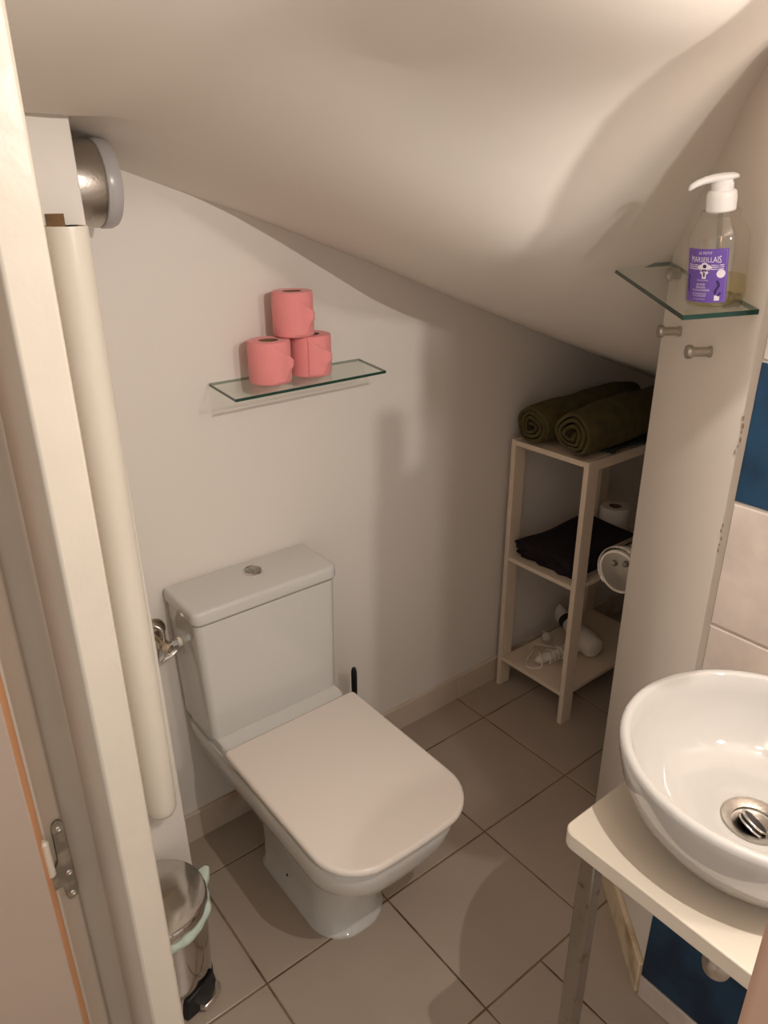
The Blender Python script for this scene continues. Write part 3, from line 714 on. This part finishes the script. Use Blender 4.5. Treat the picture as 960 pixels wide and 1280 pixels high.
# chipped plaster along the oblique wall's edge
def on_panel(px, pz): 
    P = Vector((*PA, 0))+d*px; return (P.x, P.y, pz)
bm = bmesh.new(); rnd = random.Random(3)
for cz, n in ((1.225, 6), (1.055, 5)):
    for k in range(n):
        s = .398 + rnd.uniform(-.006, .006); z = cz + (k-n/2)*.011; r = rnd.uniform(.0015, .0035)
        c = Vector(on_panel(s, z))
        P = [c+nrm*.0006+d*(r*math.cos(a)*rnd.uniform(.6, 1.2))+Vector((0,0,1.6*r*math.sin(a)*rnd.uniform(.6, 1.2))) for a in [2*PI*i/9 for i in range(9)]]
        f = bm.faces.new([bm.verts.new(p) for p in P])
M_CHIP = mat('chipped_plaster', srgb(178, 156, 138), .9)
o = struct(obj('wall_right_chips', bm, M_CHIP)); md = o.modifiers.new('s', 'SOLIDIFY'); md.thickness = .0008

# ------------------------------------------------------------------ vanity: counter on a chrome leg, vessel basin, trap
CZ = .842
t = thing('vanity_counter', 'cream counter with rounded corner on a worn chrome leg by the tiled wall', 'counter', (.8, -1.25, 0))
bm = bmesh.new()
pl_ = [(.589,-1.046+-.0)] 
o_ = []
def cor(cx, cy, r, a0, a1): return [(cx+r*math.cos(math.radians(a0+(a1-a0)*k/6)), cy+r*math.sin(math.radians(a0+(a1-a0)*k/6))) for k in range(7)]
poly = cor(.606, -1.069, .016, 180, 90) + [(1.046, -1.053), (1.046, -1.46)] + [(.590, -1.46)]
loft(bm, [ring(poly, CZ-.024), ring(poly, CZ)]); obj('countertop', bm, M_COUNTER, t, bevel=.002)
bm = bmesh.new(); box(bm, .612, .634, -1.091, -1.069, 0, CZ-.024); obj('leg', bm, M_CHROMEW, t, bevel=.0015)
bm = bmesh.new(); box(bm, .612, .634, -1.45, -1.428, 0, CZ-.024); obj('leg', bm, M_CHROMEW, t, bevel=.0015)

sx, sy = .760, -1.202
t = thing('vessel_basin', 'round white ceramic vessel basin standing on the cream counter', 'basin', (sx, sy, CZ))
def BS(prof, name, m, parent=None, n=72, **k):
    b = bmesh.new(); lathe(b, prof, (sx, sy, CZ), (0,0,1), n, **k); return obj(name, b, m, parent or t, smooth=50)
BS([(.035,.022),(.020,.014),(.020,.001),(.094,.0005),(.101,.003),(.114,.012),(.131,.028),(.1485,.052),(.1595,.078),(.1650,.103),(.1665,.115),(.1660,.1205),(.1635,.1238),(.1600,.1245),(.1562,.1228),(.1535,.1185),(.149,.098),(.140,.072),(.125,.048),(.104,.031),(.078,.0225),(.050,.0195)], 'basin_bowl', M_SINK, closed=True)
w = BS([(.012,.012),(.0345,.0195),(.0375,.0225),(.0365,.0240),(.0300,.0225),(.0245,.0195),(.0235,.010),(.0235,.002),(.012,.002)], 'waste_ring', M_STEEL, closed=True)
b = bmesh.new(); lathe(b, [(.0,.006),(.0234,.006)], (sx,sy,CZ), (0,0,1), 40, cap=False); o = obj('waste_hole', b, M_BLACK, t)
b = bmesh.new()
ra = Vector((.80,.60,.0)); a_, u_, w_ = Vector((.45,-.25,.86)).normalized(), None, None
a_, u_, w_ = frame_of((.65,-.40,1.05))
for off in (0, .006):
    pts = [Vector((sx,sy,CZ+.017))+a_*(off-.003)+(u_*math.cos(2*PI*k/32)+w_*math.sin(2*PI*k/32))*.0165 for k in range(33)]
    tube(b, pts, .0017, 8)
st = obj('stopper', b, M_CHROME, t, smooth=60)
b = bmesh.new(); lathe(b, [(.0,-.0015),(.0156,-.0015),(.0156,.0040),(.0,.0040)], Vector((sx,sy,CZ+.017)), a_, 32, cap=False); obj('stopper_seal', b, M_BLACK, st, smooth=40)
t = thing('sink_trap', 'chrome bottle trap under the cream counter, in front of the blue tile', 'trap', (sx, sy+.01, .6))
b = bmesh.new(); lathe(b, [(.016,.815),(.016,.70),(.019,.698),(.019,.68),(.0185,.67),(.0185,.622),(.0195,.620),(.0195,.608),(.017,.598),(.008,.592),(.0,.591)], (sx,sy,0), (0,0,1), 32); obj('trap_body', b, M_STEEL, t, smooth=40)
b = bmesh.new(); tube(b, [(sx+.015,sy,.70),(1.046,sy,.70)], .013, 16); obj('outlet_pipe', b, M_CHROME, t, smooth=60)

# ------------------------------------------------------------------ light fitting over the basin, out of view, with added shadow blockers
t = thing('ceiling_lamp', 'unseen two-bulb lamp over the white basin, with added steel shadow blockers', 'lamp', (.604, -1.30, 2.0))
lx, ly = .5775+.032*.878, -1.278-.032*.479
ex_ = Vector((.5775-.0100*.878, -1.278+.0100*.479, 0))
b = bmesh.new(); lathe(b, [(.045,0),(.045,.02),(.012,.03)], (lx,ly,ceil_z(lx,ly)+.004), (0,0,-1), 32); obj('canopy', b, M_STEEL, t, smooth=40)
b = bmesh.new(); lathe(b, [(.010,1.7830),(.010,ceil_z(lx,ly)-.01)], (lx,ly,0), (0,0,1), 20); obj('stem', b, M_STEEL, t, smooth=40)
b = bmesh.new(); lathe(b, [(.010,1.786),(.0310,1.780),(.0320,1.773),(.0320,1.648),(.0250,1.644)], (lx,ly,0), (0,0,1), 40); obj('upper_blocker', b, M_STEEL, t, smooth=40)  # added blocker, shaped to shade the right of the back wall and ceiling
b = bmesh.new(); lathe(b, [(.0250,1.644),(.0345,1.636),(.0350,1.528),(.032,1.520)], (ex_.x+.029*.878,ex_.y-.029*.479,0), (0,0,1), 40); obj('lower_blocker', b, M_STEEL, t, smooth=40)  # added blocker set further left, widens the wall shadow lower down
b = bmesh.new(); lathe(b, [(.0045,1.6280),(.0045,1.6655)], (ex_.x,ex_.y,0), (0,0,1), 20); obj('knob_blocker', b, M_STEEL, t, smooth=40)  # thin added blocker for the bottle-like shadow on the back wall
L1 = Vector((.50, -1.42, 1.74)); L2 = Vector((.78, -1.80, 1.80))
for Lp in (L1, L2):
    b = bmesh.new(); tube(b, [(lx, ly, 1.93), (lx+(Lp.x-lx)*.6, ly+(Lp.y-ly)*.6, 1.95), (Lp.x, Lp.y, 1.94), (Lp.x, Lp.y, Lp.z+.03)], .006, 10); obj('lamp_arm', b, M_STEEL, t, smooth=60)
    b = bmesh.new(); lathe(b, [(.012,.015),(.012,.045)], Lp, (0,0,1), 20); obj('bulb_socket', b, M_STEEL, t, smooth=40)
def point(name, loc, power, rad, col):
    l = bpy.data.lights.new(name, 'POINT'); l.energy = power; l.shadow_soft_size = rad; l.color = col
    o = bpy.data.objects.new(name, l); COL.objects.link(o); o.location = loc; return o
point('main_bulb_light', L1, 15, .003, (1, .94, .88))
point('second_bulb_light', L2, 12, .04, (1, .94, .88))

# ------------------------------------------------------------------ world and camera
w = bpy.data.worlds.new('corridor'); sc.world = w; w.use_nodes = True
bg = w.node_tree.nodes['Background']; bg.inputs[0].default_value = (1, .92, .85, 1); bg.inputs[1].default_value = .52
cam = bpy.data.cameras.new('camera'); co = bpy.data.objects.new('camera', cam); COL.objects.link(co)
f, yaw, pitch, roll = 927., .6656, .4095, .0065
fw = Vector((math.sin(yaw)*math.cos(pitch), math.cos(yaw)*math.cos(pitch), -math.sin(pitch)))
r0 = Vector((math.cos(yaw), -math.sin(yaw), 0)); d0 = fw.cross(r0)
rt = r0*math.cos(roll)+d0*math.sin(roll); dn = -r0*math.sin(roll)+d0*math.cos(roll)
mw = Matrix((( rt.x, -dn.x, -fw.x, 0), (rt.y, -dn.y, -fw.y, -1.4546), (rt.z, -dn.z, -fw.z, 1.5609), (0, 0, 0, 1)))
co.matrix_world = mw
cam.sensor_fit = 'VERTICAL'; cam.sensor_height = 24; cam.lens = f/1280*24; cam.clip_start = .02
sc.camera = co
vs = sc.view_settings; sc.display_settings.display_device = 'sRGB'
vs.view_transform = 'Standard'; vs.look = 'None'; vs.exposure = .43; vs.gamma = 1; vs.use_curve_mapping = False
for o in bpy.data.objects:
    if '_w' in o: del o['_w']
